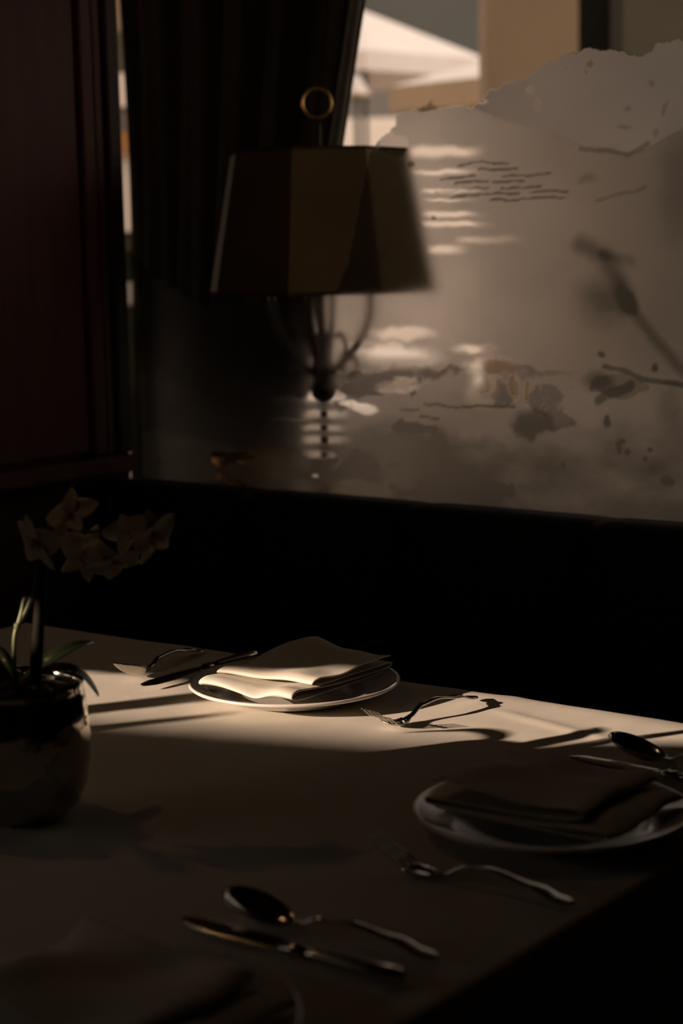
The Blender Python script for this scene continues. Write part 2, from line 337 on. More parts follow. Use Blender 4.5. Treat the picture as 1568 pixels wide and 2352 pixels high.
# dark engraved ripple lines, reeds, islands and the leafless branch at the right
for p in ([(1055, 382), (1090, 375), (1165, 372)], [(1100, 390), (1185, 385)], [(1010, 412), (1090, 405)], [(1155, 403), (1265, 398)], [(1045, 420), (1120, 417)], [(1130, 417), (1205, 414)],
          [(1000, 440), (1120, 432)], [(1150, 432), (1240, 428)], [(1040, 450), (1195, 442)], [(1220, 441), (1305, 438)], [(1125, 460), (1300, 452)], [(975, 930), (1180, 935)], [(920, 942), (960, 942)], [(965, 958), (1005, 958)]):
    tone += .34 * seg(p, .0022)
tone += .34 * seg([(1335, 560), (1385, 590), (1425, 645), (1440, 700)], .014, .1, 2.0) + .34 * blob(1385, 690, 55, 48, .8) + .30 * seg([(1440, 690), (1480, 750), (1525, 805), (1575, 855), (1640, 880)], .008, .1, 2.2)
tone += .20 * seg([(1385, 585), (1450, 600)], .006, .1, 2.2) + .2 * blob(1555, 430, 40, 110, .9) + .25 * seg([(1330, 342), (1440, 352), (1490, 330)], .004) + .2 * seg([(1370, 460), (1450, 440), (1480, 430)], .003)
tone += .33 * seg([(1385, 845), (1450, 860), (1500, 877), (1568, 885)], .005) + .3 * blob(1370, 880, 28, 20, .7) + .3 * seg([(1372, 920), (1400, 905), (1450, 885)], .008) + .15 * blob(1540, 930, 26, 40, .8)
isl = sstep(-.004, .004, ridge([(255, 870), (620, 900), (700, 850), (760, 852), (800, 862), (860, 850), (960, 842), (1050, 848), (1140, 862), (1200, 846), (1260, 850), (1568, 900), (2300, 900)]) + wob * 1.6 - gz) \
    * (1 - sstep(-.006, .006, ridge([(255, 840), (700, 900), (780, 935), (860, 905), (900, 872), (960, 866), (1080, 856), (1150, 866), (1250, 858), (1568, 860), (2300, 860)]) - gz + wob * 1.6 - .0))
tone += .26 * np.clip(isl, 0, 1)
for c in ((1225, 970, 40, 34, .4), (700, 880, 50, 22, .6), (670, 905, 30, 8, .5)):
    tone += .30 * blob(*c[:4], c[4], 1.6)
def ragged(cx, cy, rx, ry, sc_, thr, seed):
    x0, z0 = G(cx, cy); sx = G(cx + rx, cy)[0] - x0; sz = z0 - G(cx, cy + ry)[1]
    d = np.hypot((gx - x0) / sx, (gz - z0) / sz); return sstep(-.03, .03, 1 - d + 1.5 * fbm(gx * sc_, gz * sc_ * 1.3, seed, 5) - thr)
for a_ in ((860, 885, 120, 40, 26, .35, 61), (1245, 925, 85, 62, 24, .25, 62), (955, 985, 85, 22, 30, .3, 63), (830, 1075, 95, 62, 22, .4, 64), (1150, 905, 45, 34, 30, .3, 65), (1420, 890, 80, 34, 26, .45, 66), (1040, 1130, 260, 60, 20, .5, 67), (700, 1090, 120, 50, 22, .5, 68)):
    k = ragged(*a_); tone += .20 * k; etch = np.maximum(etch, .5 * k * (etch > .15))
ground_ = sstep(-.02, .02, ridge([(255, 960), (700, 1030), (900, 980), (1060, 1010), (1250, 990), (1568, 960), (2300, 950)]) + wob * 2 - gz)
tone += ground_ * (.14 + .30 * fbm(gx * 16, gz * 30, 21, 5)); etch = np.maximum(etch, ground_ * .34 * (etch > .22))
for c in ((1395, 965, 6, 14), (1420, 1025, 6, 14), (1427, 1015, 7, 6), (1440, 1038, 6, 6), (1482, 1052, 6, 6), (1495, 1032, 5, 5), (1535, 1105, 14, 9), (1380, 812, 8, 9), (1502, 845, 8, 9), (945, 376, 8, 7), (995, 500, 6, 6), (1290, 1068, 5, 8)): tone += .4 * blob(*c, .4, .5)
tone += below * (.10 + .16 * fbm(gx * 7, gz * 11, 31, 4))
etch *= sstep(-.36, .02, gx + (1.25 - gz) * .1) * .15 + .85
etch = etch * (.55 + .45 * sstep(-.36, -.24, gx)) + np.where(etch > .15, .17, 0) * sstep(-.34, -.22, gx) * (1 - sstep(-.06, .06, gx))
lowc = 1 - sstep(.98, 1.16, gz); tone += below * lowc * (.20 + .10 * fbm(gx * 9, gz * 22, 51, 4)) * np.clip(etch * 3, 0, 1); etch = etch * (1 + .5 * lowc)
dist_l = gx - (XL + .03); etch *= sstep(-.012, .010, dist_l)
etch = np.clip(etch + below * .10 * fbm(gx * 10, gz * 14, 41, 4), 0, 1); tone = np.clip(tone, 0, .86)
nv = (NX + 1) * (NZ + 1)
vv = np.stack([gx.ravel(), np.full(nv, YW), gz.ravel()], 1)
ii = np.arange(nv).reshape(NZ + 1, NX + 1)
quads = np.stack([ii[:-1, :-1], ii[:-1, 1:], ii[1:, 1:], ii[1:, :-1]], -1).reshape(-1, 4).tolist()
bk = [(GX0, YW + .008, GZ0), (GX1, YW + .008, GZ0), (GX1, YW + .008, GZ1), (GX0, YW + .008, GZ1)]
quads.append([nv, nv + 3, nv + 2, nv + 1])
c0, c1, c2, c3 = int(ii[0, 0]), int(ii[0, -1]), int(ii[-1, -1]), int(ii[-1, 0])
quads += [ii[0, ::-1].tolist() + [nv, nv + 1], ii[-1, :].tolist() + [nv + 2, nv + 3], ii[:, 0].tolist() + [nv + 3, nv], ii[::-1, -1].tolist() + [nv + 1, nv + 2]]
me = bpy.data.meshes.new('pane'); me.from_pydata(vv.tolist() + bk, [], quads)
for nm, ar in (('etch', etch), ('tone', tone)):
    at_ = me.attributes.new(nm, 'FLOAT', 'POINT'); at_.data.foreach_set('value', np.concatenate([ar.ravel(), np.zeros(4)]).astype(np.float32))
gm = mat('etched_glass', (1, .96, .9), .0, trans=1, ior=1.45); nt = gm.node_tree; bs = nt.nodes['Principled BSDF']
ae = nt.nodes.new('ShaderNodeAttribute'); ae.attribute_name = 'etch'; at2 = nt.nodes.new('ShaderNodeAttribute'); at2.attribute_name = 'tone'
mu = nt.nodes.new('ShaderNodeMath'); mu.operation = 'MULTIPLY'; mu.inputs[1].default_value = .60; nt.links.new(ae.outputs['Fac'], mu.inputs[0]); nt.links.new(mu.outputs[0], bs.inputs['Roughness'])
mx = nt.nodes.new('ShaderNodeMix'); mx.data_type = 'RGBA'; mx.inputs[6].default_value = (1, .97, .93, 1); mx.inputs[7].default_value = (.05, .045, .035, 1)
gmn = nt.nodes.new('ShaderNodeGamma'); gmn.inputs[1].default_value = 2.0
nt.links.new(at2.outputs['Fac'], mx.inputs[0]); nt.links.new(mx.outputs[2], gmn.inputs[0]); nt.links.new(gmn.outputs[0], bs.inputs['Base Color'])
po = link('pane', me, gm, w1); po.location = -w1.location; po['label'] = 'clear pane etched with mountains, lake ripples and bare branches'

# ---------------------------------------------------------------- banquettes
def back_panel(width, mt, name='back_panel'):
    prof = [(.400, .47), (.422, .56), (.447, .66), (.472, .76), (.494, .855), (.502, .875), (.516, .887), (.535, .892), (.598, .889), (.605, .875), (.605, .47)]
    b = MB(); n = 12; rings = []
    for i in range(n + 1):
        u = i / n; k = 1 - abs(2 * u - 1) ** 8; ring = []
        for j, (y, z) in enumerate(prof):
            f_ = 1 if j < 9 else 0
            ring.append((lerp(.0008, width - .0008, u), y + f_ * .010 * (1 - k), z - (.004 * (1 - k) if 5 <= j <= 8 else 0)))
        rings.append(ring)
    b.sweep(rings); return b.mesh(name)
W_P = .353
bq = tag(empty('banquette', (.35, .4, 0)), 'long dark upholstered banquette under the etched window', 'banquette', 'corner banquettes')
pm = back_panel(W_P, M['leather'])
for k in range(9):
    o = link('back_panel', pm, M['leather'], bq, True); o.location = Vector((-.359 + k * W_P, 0, 0)) - bq.location
child(MB().box(-.15, 2.8, -.02, .42, .34, .465), 'seat_cushion', M['leather'], bq, bevel=.025, segs=3)
child(MB().box(-.15, 2.8, .04, .60, .02, .338), 'seat_base', M['wood2'], bq)
bq2 = tag(empty('banquette', (-.2, -.4, 0)), 'dark brown upholstered banquette along the panelled left wall', 'banquette', 'corner banquettes')
pm2 = back_panel(.362, M['leather2'])
for k in range(4):
    o = link('back_panel', pm2, M['leather2'], bq2, True); o.rotation_euler = (0, 0, R(90)); o.location = Vector((.245, .385 - (k + 1) * .362, 0)) - bq2.location
child(MB().box(-.155, .12, -1.06, -.03, .34, .465), 'seat_cushion', M['leather2'], bq2, bevel=.025, segs=3)
child(MB().box(-.355, .08, -1.06, -.03, .02, .338), 'seat_base', M['wood2'], bq2)

# ---------------------------------------------------------------- table and cloth
TX, TY0 = 1.35, -1.43
tb = tag(empty('dining_table', (TX / 2, TY0 / 2, 0)), 'rectangular dining table hidden under the white cloth', 'table')
child(MB().box(.012, TX - .012, TY0 + .012, -.012, .715, .744), 'table_top', M['wood2'], tb, bevel=.004)
for x in (.16, TX - .12):
    for y in (TY0 + .12, -.12):
        child(MB().box(x - .03, x + .03, y - .03, y + .03, .0, .714), 'leg', M['wood2'], tb, bevel=.004)
def cloth_z(x, y):
    x = np.asarray(x, float); y = np.asarray(y, float)
    h = .0034 * fbm(x * 5.5 + y * 2.0, y * 7 - x * 3, 5, 3) + .0016 * fbm(x * 16, y * 9, 8, 3) + .0022 * fbm((x * .45 + y * .89) * 3.0, (x * .89 - y * .45) * 17, 14, 2)
    dy = y + .176 + .004 * np.sin(x * 9)
    h = h + np.where(dy > 0, .045 * dy * np.exp(-dy / .05), .050 * (-dy) * np.exp(dy / .035)) * sstep(.80, .95, x)        # pressed crease
    d2 = (x - .05) * .86 - (y + .52) * .50; t2 = (x - .05) * .50 + (y + .52) * .86
    h = h + .0022 * np.exp(-((x * .85 - y * .53 - .76) / .018) ** 2) * sstep(.36, .5, x * .53 + y * .85 + .5) * .6
    h = h + .0016 * np.exp(-((y + .105 + .25 * (x - 1.05)) / .012) ** 2) * sstep(.86, .98, x)
    return h
OV = .24; step = .006
xs = np.concatenate([-np.linspace(OV, .006, 26), np.linspace(0, TX, 226), TX + np.linspace(.006, OV, 26)])
ys = np.concatenate([TY0 - np.linspace(OV, .006, 26), np.linspace(TY0, 0, 239), np.linspace(.006, OV, 26)])
cx, cy = np.meshgrid(xs, ys); qx = np.clip(cx, 0, TX); qy = np.clip(cy, TY0, 0); ox = cx - qx; oy = cy - qy; dd = np.hypot(ox, oy)
rr = .008; ang = np.clip(dd / rr, 0, math.pi / 2); outd = rr * np.sin(ang); dn = np.where(dd < rr * math.pi / 2, rr * (1 - np.cos(ang)), rr + dd - rr * math.pi / 2)
along = np.where(np.abs(ox) > np.abs(oy), qy, qx)
fl = (.006 * np.sin(along * 23) + .004 * np.sin(along * 41 + 1)) * np.clip(dn / OV, 0, 1) + .02 * np.clip(dn / OV, 0, 1)
ux = np.where(dd > 0, ox / np.maximum(dd, 1e-9), 0); uy = np.where(dd > 0, oy / np.maximum(dd, 1e-9), 0)
zz = .7492 + cloth_z(qx, qy) - dn
cv = np.stack([(qx + ux * (outd + fl)).ravel(), (qy + uy * (outd + fl)).ravel(), zz.ravel()], 1)
nn = len(xs); ii = np.arange(cv.shape[0]).reshape(len(ys), nn)
fq = np.stack([ii[:-1, :-1], ii[:-1, 1:], ii[1:, 1:], ii[1:, :-1]], -1).reshape(-1, 4).tolist()
me = bpy.data.meshes.new('tablecloth'); me.from_pydata(cv.tolist(), [], fq)
o = link('tablecloth', me, M['cloth'], None, True); tag(o, 'white linen tablecloth with pressed creases spread over the dining table', 'tablecloth')
TZ = .7505
def rest_z(x, y, r):
    g = np.linspace(-r, r, 25); ax, ay = np.meshgrid(x + g, y + g); return .7492 + float(cloth_z(ax, ay).max()) + .0003

# ---------------------------------------------------------------- plates
def make_plate():
    prof = [(0, .006), (.070, .006), (.086, .0075), (.094, .0115), (.100, .0150), (.115, .0182), (.1285, .0212), (.1325, .0232), (.1350, .0226), (.1352, .0205), (.1335, .0188),
            (.116, .0140), (.100, .0095), (.090, .0040), (.082, .0012), (.078, .0), (.074, .0), (.072, .0025), (0, .0025)]
    return MB().lathe(prof, 96).mesh('dinner_plate')
pmesh = make_plate()
PL = [((.658, -.150), 'white porcelain plate under the sunlit napkin on the far side of the table', 0), ((1.208, -.430), 'white porcelain plate in shadow at the right, holding a folded napkin', 1), ((1.208, -1.035), 'white porcelain plate cut off by the bottom edge of the photo', 2)]
for (x, y), lab, k in PL:
    o = link('dinner_plate', pmesh, M['porcelain'], None, True); o.location = (x, y, rest_z(x, y, .08)); tag(o, lab, 'plate', 'dinner plates')

# ---------------------------------------------------------------- folded napkins
def smooth_path(pts, per=7):
    out = []
    P = [Vector(p) for p in pts]
    for i in range(len(P) - 1):
        p0 = P[max(i - 1, 0)]; p1 = P[i]; p2 = P[i + 1]; p3 = P[min(i + 2, len(P) - 1)]
        for k in range(per):
            t = k / per; out.append(.5 * ((2 * p1) + (p2 - p0) * t + (2 * p0 - 5 * p1 + 4 * p2 - p3) * t * t + (-p0 + 3 * p1 - 3 * p2 + p3) * t ** 3))
    out.append(P[-1]); return out
def make_napkin(name, seed):
    """z-folded cloth: a long ribbon folded over itself, u along the folds, path in (v, z)"""
    path = smooth_path([(.085, .0225, 0), (.02, .0215, 0), (-.06, .0215, 0), (-.094, .0225, 0), (-.105, .0275, 0), (-.103, .0345, 0), (-.092, .0385, 0), (-.075, .0375, 0), (-.02, .031, 0), (.05, .029, 0), (.092, .030, 0), (.101, .033, 0), (.096, .037, 0),
                        (.05, .0365, 0), (-.01, .037, 0), (-.048, .038, 0), (-.063, .0415, 0), (-.064, .0485, 0), (-.053, .0535, 0), (-.035, .0525, 0), (.0, .050, 0), (.04, .054, 0), (.078, .057, 0), (.100, .052, 0)], 5)
    n = len(path); nu = 44; b = MB(); vs_ = []; fs = []
    for i in range(nu + 1):
        u = i / nu
        for j, p in enumerate(path):
            s = j / (n - 1); v, z = p.x, .0213 + (p.y - .0213) * .62
            top_ = max(0, (s - .52) / .48); x = lerp(-.074, .080, u)
            # each layer drifts a little and the upper sheet bulges and rises to a peak at the back
            x += .004 * math.sin(s * 9 + seed) * (.4 + s) - .018 * top_ * (1 - u) * -1 * (1 if v < 0 else .4)
            v += .004 * math.sin(u * 5 + s * 6 + seed) - .012 * (1 - u) * top_ + .006 * math.sin(u * 3.1) * (1 - top_)
            fold1 = math.exp(-((s - .22) / .10) ** 2)
            z += fold1 * (.0035 * math.sin(u * 8 + 1 + seed) + .004 * (u - .5) - .006 * math.exp(-((u - .62) / .14) ** 2))
            pk = math.exp(-(abs(u - .20) / .34) ** 1.3) * math.exp(-((v - .075) / .050) ** 2)
            z += top_ * (.013 * pk + .002 * math.sin(u * 11 + seed) + .0015 * math.sin(v * 70 + u * 6)) + top_ * .004 * math.exp(-((u - 1) / .12) ** 2)
            vs_.append((x, v, z))
    W_ = n
    for i in range(nu):
        for j in range(n - 1): fs.append((i * W_ + j, (i + 1) * W_ + j, (i + 1) * W_ + j + 1, i * W_ + j + 1))
    b.add(vs_, fs); return b.mesh(name, solid=.0011)
NP = [(0, 0.0, 0, 'white linen napkin folded on the far plate, caught by the sun'), (1, R(90), 1.6, 'folded linen napkin in shadow on the plate at the right'), (2, R(90), 3.1, 'folded linen napkin on the plate at the bottom edge of the photo')]
for k, rz, sd_, lab in NP:
    (x, y), _, _ = PL[k]; o = link('napkin', make_napkin('napkin', sd_), M['linen'], None, True); o.location = (x, y, rest_z(x, y, .08) + .0022); o.rotation_euler = (0, 0, rz); tag(o, lab, 'napkin', 'folded napkins')

# ---------------------------------------------------------------- cutlery, built along +x from tip to handle end
def ring(x, z, wd, th, n=14, sup=2.6):
    out = []
    for k in range(n):
        a = 2 * math.pi * k / n; c_, s_ = math.cos(a), math.sin(a)
        out.append((x, wd * math.copysign(abs(c_) ** (2 / sup), c_), z + th * math.copysign(abs(s_) ** (2 / sup), s_)))
    return out
def handle_rings(x0, x1, zc, wc, tc_, n=26): return [ring(lerp(x0, x1, i / n), curve(zc, lerp(x0, x1, i / n)), curve(wc, lerp(x0, x1, i / n)), curve(tc_, lerp(x0, x1, i / n))) for i in range(n + 1)]
def make_fork():
    t = empty('fork'); L = .203
    zc = [(0, .0285), (.022, .0160), (.048, .0032), (.062, .0030), (.075, .0065), (.098, .0165), (.125, .0185), (.165, .0125), (.190, .0060), (L, .0048)]
    b = MB(); b.sweep(handle_rings(.064, L, zc, [(.064, .0062), (.078, .0032), (.10, .0030), (.14, .0046), (.18, .0085), (.194, .0090), (.200, .0066), (L, .0020)], [(.064, .0012), (.08, .0020), (.11, .0021), (.15, .0016), (.19, .0015), (L, .0008)]))
    b.build('handle', M['silver'], t, True)
    def hd(u, v):
        x = lerp(.040, .068, u); wd = curve([(.040, .0122), (.052, .0120), (.062, .0085), (.068, .0058)], x); y = (2 * v - 1) * wd
        return (x, y, curve(zc, x) + .0022 * (2 * v - 1) ** 2)
    MB().grid(hd, 10, 8).build('head', M['silver'], t, True, solid=.0016)
    for k in range(4):
        yc = (k - 1.5) * .00655; b = MB(); rs = []
        for i in range(13):
            x = lerp(.002, .044, i / 12); wd = .0017 * min(1, .35 + i * .16); rs.append([(px_, yc + py_, pz_) for px_, py_, pz_ in ring(x, curve(zc, x) + .0012, wd, .0009, 8)])
        b.sweep(rs).build('tine', M['silver'], t, True)
    return t
def make_spoon():
    t = empty('spoon'); L = .205
    def bowl(u, v):      # u around, v from centre to rim
        a = 2 * math.pi * u; r = v
        x = .034 - .034 * r * math.cos(a); egg = 1 - .16 * math.cos(a) * -1 * r; y = .0212 * r * math.sin(a) * (1 + .16 * math.cos(a) * r)
        zr = lerp(.0270, .0085, x / .068); return (x, y, zr - .0125 * (1 - r ** 2.2) ** .9 + .001)
    b = MB(); b.grid(bowl, 40, 10); b.build('bowl', M['silver'], t, True, solid=.0013)
    zc = [(.064, .0090), (.072, .0085), (.092, .0165), (.125, .0185), (.165, .0130), (.190, .0060), (L, .0048)]
    MB().sweep(handle_rings(.064, L, zc, [(.064, .0050), (.076, .0032), (.10, .0030), (.14, .0048), (.18, .0088), (.195, .0092), (.201, .0066), (L, .0020)], [(.064, .0010), (.08, .0020), (.11, .0021), (.15, .0016), (.19, .0015), (L, .0008)])).build('handle', M['silver'], t, True)
    return t
def make_knife():
    t = empty('table_knife'); L = .230
    rs = []
    for i in range(21):
        x = lerp(0, .112, i / 20); wd = curve([(0, .002), (.008, .0062), (.02, .0086), (.06, .0095), (.105, .0085), (.112, .0070)], x); yo = curve([(0, .003), (.03, .0008), (.112, 0)], x)
        rs.append([(px_, py_ + yo, pz_ + py_ * .22) for px_, py_, pz_ in ring(x, .0068, wd, .0009, 10, 2.0)])
    MB().sweep(rs).build('blade', M['silver'], t, True)
    b = MB(); b.sweep([ring(x, .0068, w_, h_) for x, w_, h_ in ((.108, .0055, .0018), (.114, .0072, .0030), (.119, .0058, .0036), (.123, .0080, .0058), (.127, .0062, .0045), (.131, .0078, .0056), (.134, .0062, .0045))]); b.build('bolster', M['silver'], t, True)
    b = MB(); b.sweep([ring(x, .0068, w_, h_) for x, w_, h_ in ((.133, .0058, .0042), (.145, .0066, .0048), (.17, .0080, .0054), (.20, .0100, .0060), (.217, .0108, .0062), (.225, .0090, .0054), (.2295, .0040, .0028))]); b.build('handle', M['silver'], t, True)
    return t
fk, sp, kn = make_fork(), make_spoon(), make_knife()
fk.scale = (1.04,) * 3
def put(proto, first, x, y, ang_, label, cat, group):
    """tip at (x, y), handle running along ang_"""
    o = proto if first else copy_tree(proto); c1, s1 = math.cos(R(ang_)) * .2, math.sin(R(ang_)) * .2; t1 = np.linspace(0, 1, 40); o.location = (x, y, .7492 + float(cloth_z(x + c1 * t1, y + s1 * t1).max()) + .0004); o.rotation_euler = (0, 0, R(ang_)); tag(o, label, cat, group); return o
put(fk, True, .853, -.256, 86.5, 'silver fork in the sun beside the far plate', 'fork', 'forks')
put(fk, False, 1.128, -.616, 1.5, 'silver fork in shadow below the right-hand plate', 'fork', 'forks')
put(sp, True, .418, -.222, 99, 'silver spoon on the far side of the table beside the knife', 'spoon', 'spoons')
put(sp, False, 1.133, -.180, 0, 'dark silver spoon tilting up at the right edge behind the plate', 'spoon', 'spoons')
put(sp, False, 1.108, -.797, 6, 'silver spoon with an orange glint in the dark foreground', 'spoon', 'spoons')
put(kn, True, .470, -.232, 90, 'silver table knife left of the far plate', 'knife', 'table knives')
put(kn, False, 1.104, -.226, 0, 'silver table knife behind the right-hand plate, below the tilted spoon', 'knife', 'table knives')
put(kn, False, 1.086, -.833, 1, 'silver table knife in the dark foreground beside the spoon', 'knife', 'table knives')

# ---------------------------------------------------------------- potted orchid
PX, PY = .739, -.690; TZ = rest_z(.739, -.690, .05)
orc = tag(empty('potted_orchid', (PX, PY, TZ)), 'white orchid in a dark glossy pot at the left of the table', 'plant')
def oc(b, name, mt, par=None, **k):
    return b.build(name, mt, par or orc, **k)
prof = [(0, .0), (.040, .0), (.048, .003), (.058, .014), (.066, .032), (.0705, .058), (.0715, .080), (.0700, .104), (.0670, .124), (.0655, .133), (.0665, .138), (.0655, .1405), (.0625, .139), (.0615, .130), (.062, .118), (0, .116)]
oc(MB().lathe(prof, 64), 'pot', M['pot'], smooth=True)
def soil(u, v):
    a = 2 * math.pi * u; r = .0612 * v; x, y = r * math.cos(a), r * math.sin(a)
    return (x, y, .124 + .010 * (1 - v * v) + .006 * float(fbm(np.array(x * 90), np.array(y * 90), 4, 3)))
oc(MB().grid(soil, 40, 10), 'potting_bark', M['bark'], smooth=True, solid=.002)
def leaf(points, wid):
    P = smooth_path(points, 6); n = len(P); b = MB(); side0 = None; vs_ = []; fs = []
    for i, p in enumerate(P):
        t = (P[min(i + 1, n - 1)] - P[max(i - 1, 0)]).normalized(); sd2 = t.cross(Vector((0, 0, 1)))
        if sd2.length < .05: sd2 = side0 or Vector((1, 0, 0))
        sd2.normalize(); side0 = sd2; up_ = sd2.cross(t)
        s = i / (n - 1); w_ = wid * max(.03, math.sin(math.pi * min(1, .12 + .88 * s)) ** .6)
        for k in range(5):
            q = k / 2 - 1; vs_.append(p + sd2 * (w_ * q) + up_ * (abs(q) * w_ * .35))
    for i in range(n - 1):
        for k in range(4): fs.append((i * 5 + k, i * 5 + k + 1, (i + 1) * 5 + k + 1, (i + 1) * 5 + k))
    return b.add(vs_, fs)
RV = Vector((RIGHT.x, RIGHT.y, 0)).normalized(); FV = Vector((FWD.x, FWD.y, 0)).normalized(); ZV = Vector((0, 0, 1))
def lp(r, f_, z): return RV * r + FV * f_ + ZV * z
for pts, wd in (([(.0, 0, .122), (.03, -.005, .150), (.062, -.008, .148), (.083, -.008, .124)], .012),
                ([(.0, .01, .122), (.025, .03, .148), (.050, .055, .160), (.066, .085, .160)], .014),
                ([(-.01, 0, .122), (-.04, -.02, .150), (-.075, -.035, .150), (-.10, -.045, .128)], .014),
                ([(.005, -.01, .122), (.02, -.04, .142), (.038, -.060, .143), (.045, -.072, .134)], .012),
                ([(-.005, .01, .122), (-.03, .05, .150), (-.05, .09, .150), (-.06, .115, .132)], .014)):
    oc(leaf([lp(*p) for p in pts], wd), 'leaf', M['leaf'], smooth=True, solid=.0012)
DEP = (Vector((PX, PY, 0)) - CAM).dot(FWD)   # forward depth of the pot axis, flowers hang about it
POTP = Vector((PX, PY, TZ)); DEP = (POTP + ZV * .2 - CAM).dot(FWD)
def fp(px, py, off=0): return far(px, py, DEP + off) - POTP
stem1 = smooth_path([fp(80, 1578), fp(86, 1480), fp(93, 1360), fp(99, 1280), fp(112, 1225, .004), fp(150, 1212, .006), fp(205, 1222, .006), fp(260, 1210, .006), (fp(320, 1190, .006))], 6)
oc(MB().tube(stem1[:19], [lerp(.0068, .0046, i / 18) for i in range(19)], 10), 'support_stake', M['stake'], smooth=True)
oc(MB().tube(stem1[18:], [lerp(.0024, .0012, i / (len(stem1) - 19)) for i in range(len(stem1) - 18)], 8), 'flower_stem', M['stem'], smooth=True)
st2 = smooth_path([fp(36, 1580), fp(33, 1530), fp(33, 1470), fp(40, 1437), fp(56, 1410), fp(78, 1355), fp(84, 1310), fp(92, 1270)], 6)
oc(MB().tube(st2, [lerp(.0026, .0013, i / (len(st2) - 1)) for i in range(len(st2))], 8), 'flower_stem', M['stem'], smooth=True)
oc(MB().tube(smooth_path([fp(40, 1440), fp(50, 1405), fp(56, 1378), fp(64, 1366)], 5), [.0022] * 10 + [.0022, .0024, .0024, .0022, .0018, .0012], 8), 'flower_bud_shoot', M['stem'], smooth=True)
oc(MB().lathe([(0, -.004), (.003, -.0025), (.0036, 0), (.003, .0025), (0, .004)], 12, fp(40, 1438)), 'stem_node', M['stem'], smooth=True)
def petal_mesh(name, ln, wd, cup):
    def fn(u, v):
        s = u; w_ = wd * (math.sin(math.pi * min(1, .06 + .94 * s ** .85)) ** .75 + .03); y = (2 * v - 1) * w_
        return (y, s * ln, -cup * s * s + .10 * wd * math.sin(s * 6) + .35 * abs(2 * v - 1) ** 2 * w_ * .5)
    return MB().grid(fn, 10, 6).mesh(name, solid=.0006)
pet_w = petal_mesh('petal', .031, .0145, .009); pet_n = petal_mesh('petal', .032, .0088, .008)
lip_m = MB().grid(lambda u, v: ((2 * v - 1) * .006 * math.sin(math.pi * (.15 + .75 * u)), -.010 * u, .011 * u - .012 * u * u * u + .004 * (2 * v - 1) ** 2), 8, 6).mesh('flower_lip', solid=.0008)
col_m = MB().lathe([(0, -.003), (.0024, -.001), (.0030, .003), (.0022, .007), (0, .009)], 10).mesh('flower')
FL = [((165, 1188), (-.35, -.55, .55), 20, 1.0), ((88, 1240), (-.55, -.6, -.35), -10, 1.05), ((190, 1268), (.3, .75, -.35), 15, .98), ((262, 1285), (.15, -.55, -.7), 30, 1.0), ((346, 1228), (.65, -.5, -.2), 25, 1.0), ((296, 1225), (-.2, .7, .4), -20, .86)]
for (c_, nrm, tw, sc_) in FL:
    f_ = link('flower', col_m, M['lip'], orc, True)
    zax = (RV * nrm[0] + FV * nrm[1] + ZV * nrm[2]).normalized(); yax = (ZV - zax * ZV.dot(zax)).normalized(); xax = yax.cross(zax)
    mw = Matrix((xax, yax, zax)).transposed().to_4x4() @ Matrix.Rotation(R(tw), 4, 'Z') @ Matrix.Scale(sc_, 4); mw.translation = fp(*c_, random.uniform(-.012, .012))
    f_.matrix_local = mw
    for k, (a, pm_) in enumerate(((0, pet_n), (75, pet_w), (145, pet_n), (215, pet_n), (285, pet_w))):
        p_ = link('petal', pm_, M['petal'], f_, True); p_.matrix_local = Matrix.Rotation(R(a), 4, 'Z') @ Matrix.Rotation(R(18 + 9 * math.sin(k * 2.1 + tw)), 4, 'X')
    link('flower_lip', lip_m, M['lip'], f_, True)

# ---------------------------------------------------------------- table lamp behind the etched glass
sill = MB().box(-.62, 1.6, YW + .21, 1.04, .745, .79).build('display_shelf', M['wood2']); tag(sill, 'dark wooden shelf behind the etched glass carrying the lamp', 'shelf')
for x in (-.5, .5, 1.5): MB().box(x - .03, x + .03, YW + .23, YW + .29, -.1, .744).build('leg', M['wood2'], sill); MB().box(x - .03, x + .03, 0.96, 1.02, -.1, .744).build('leg', M['wood2'], sill)
LX, LY = onY(736, 500, .872).x, .872
lampo = tag(empty('table_lamp', (LX, LY, .791)), 'brass candelabra lamp with a dark panelled shade in front of the window', 'lamp')
def lz(py): return onY(740, py, LY).z - .791
def lc(b, name, mt, par=None, **k): return b.build(name, mt, par or lampo, **k)
lc(MB().lathe([(0, 0), (.082, 0), (.085, .006), (.080, .014), (.055, .022), (.030, .034), (.018, .052), (.012, .070), (0, .072)], 48), 'base_dish', M['brass'], smooth=True)
lc(MB().tube([(0, 0, .05), (0, 0, .2), (0, 0, .5), (0, 0, lz(285))], [.0085, .0075, .0075, .006], 12), 'pole', M['iron'], smooth=True)
lc(MB().lathe([(.008, -.03), (.020, -.018), (.026, 0), (.018, .014), (.024, .026), (.010, .04)], 20, (0, 0, lz(890))), 'pole_knop', M['iron'], smooth=True)
v_top, v_bot = lz(350), lz(668)
lc(MB().torus((0, 0, lz(236)), .0275, .0026, RV, ZV), 'finial_ring', M['brass'], smooth=True)
a0 = math.atan2(-FV.y, -FV.x)
def octp(r, z): return [(r * math.cos(a0 + R(-15 + 45 * k)), r * math.sin(a0 + R(-15 + 45 * k)), z) for k in range(8)]
b = MB(); rt, rb = .172, .221
P1, P2 = octp(rt, v_top), octp(rb, v_bot); Q1, Q2 = octp(rt - .002, v_top), octp(rb - .002, v_bot)
b.add(P1 + P2, [(k, (k + 1) % 8, 8 + (k + 1) % 8, 8 + k) for k in range(8)]); shd = b.build('lamp_shade', M['shade'], lampo, solid=.002)
for k in range(8): MB().tube([P1[k], P2[k]], .0022, 6).build('seam', M['seam'], shd)
for nm_, PP in (('rim_trim', P1), ('rim_trim', P2)): MB().tube(PP + [PP[0]], .004, 6).build(nm_, M['seam'], shd)
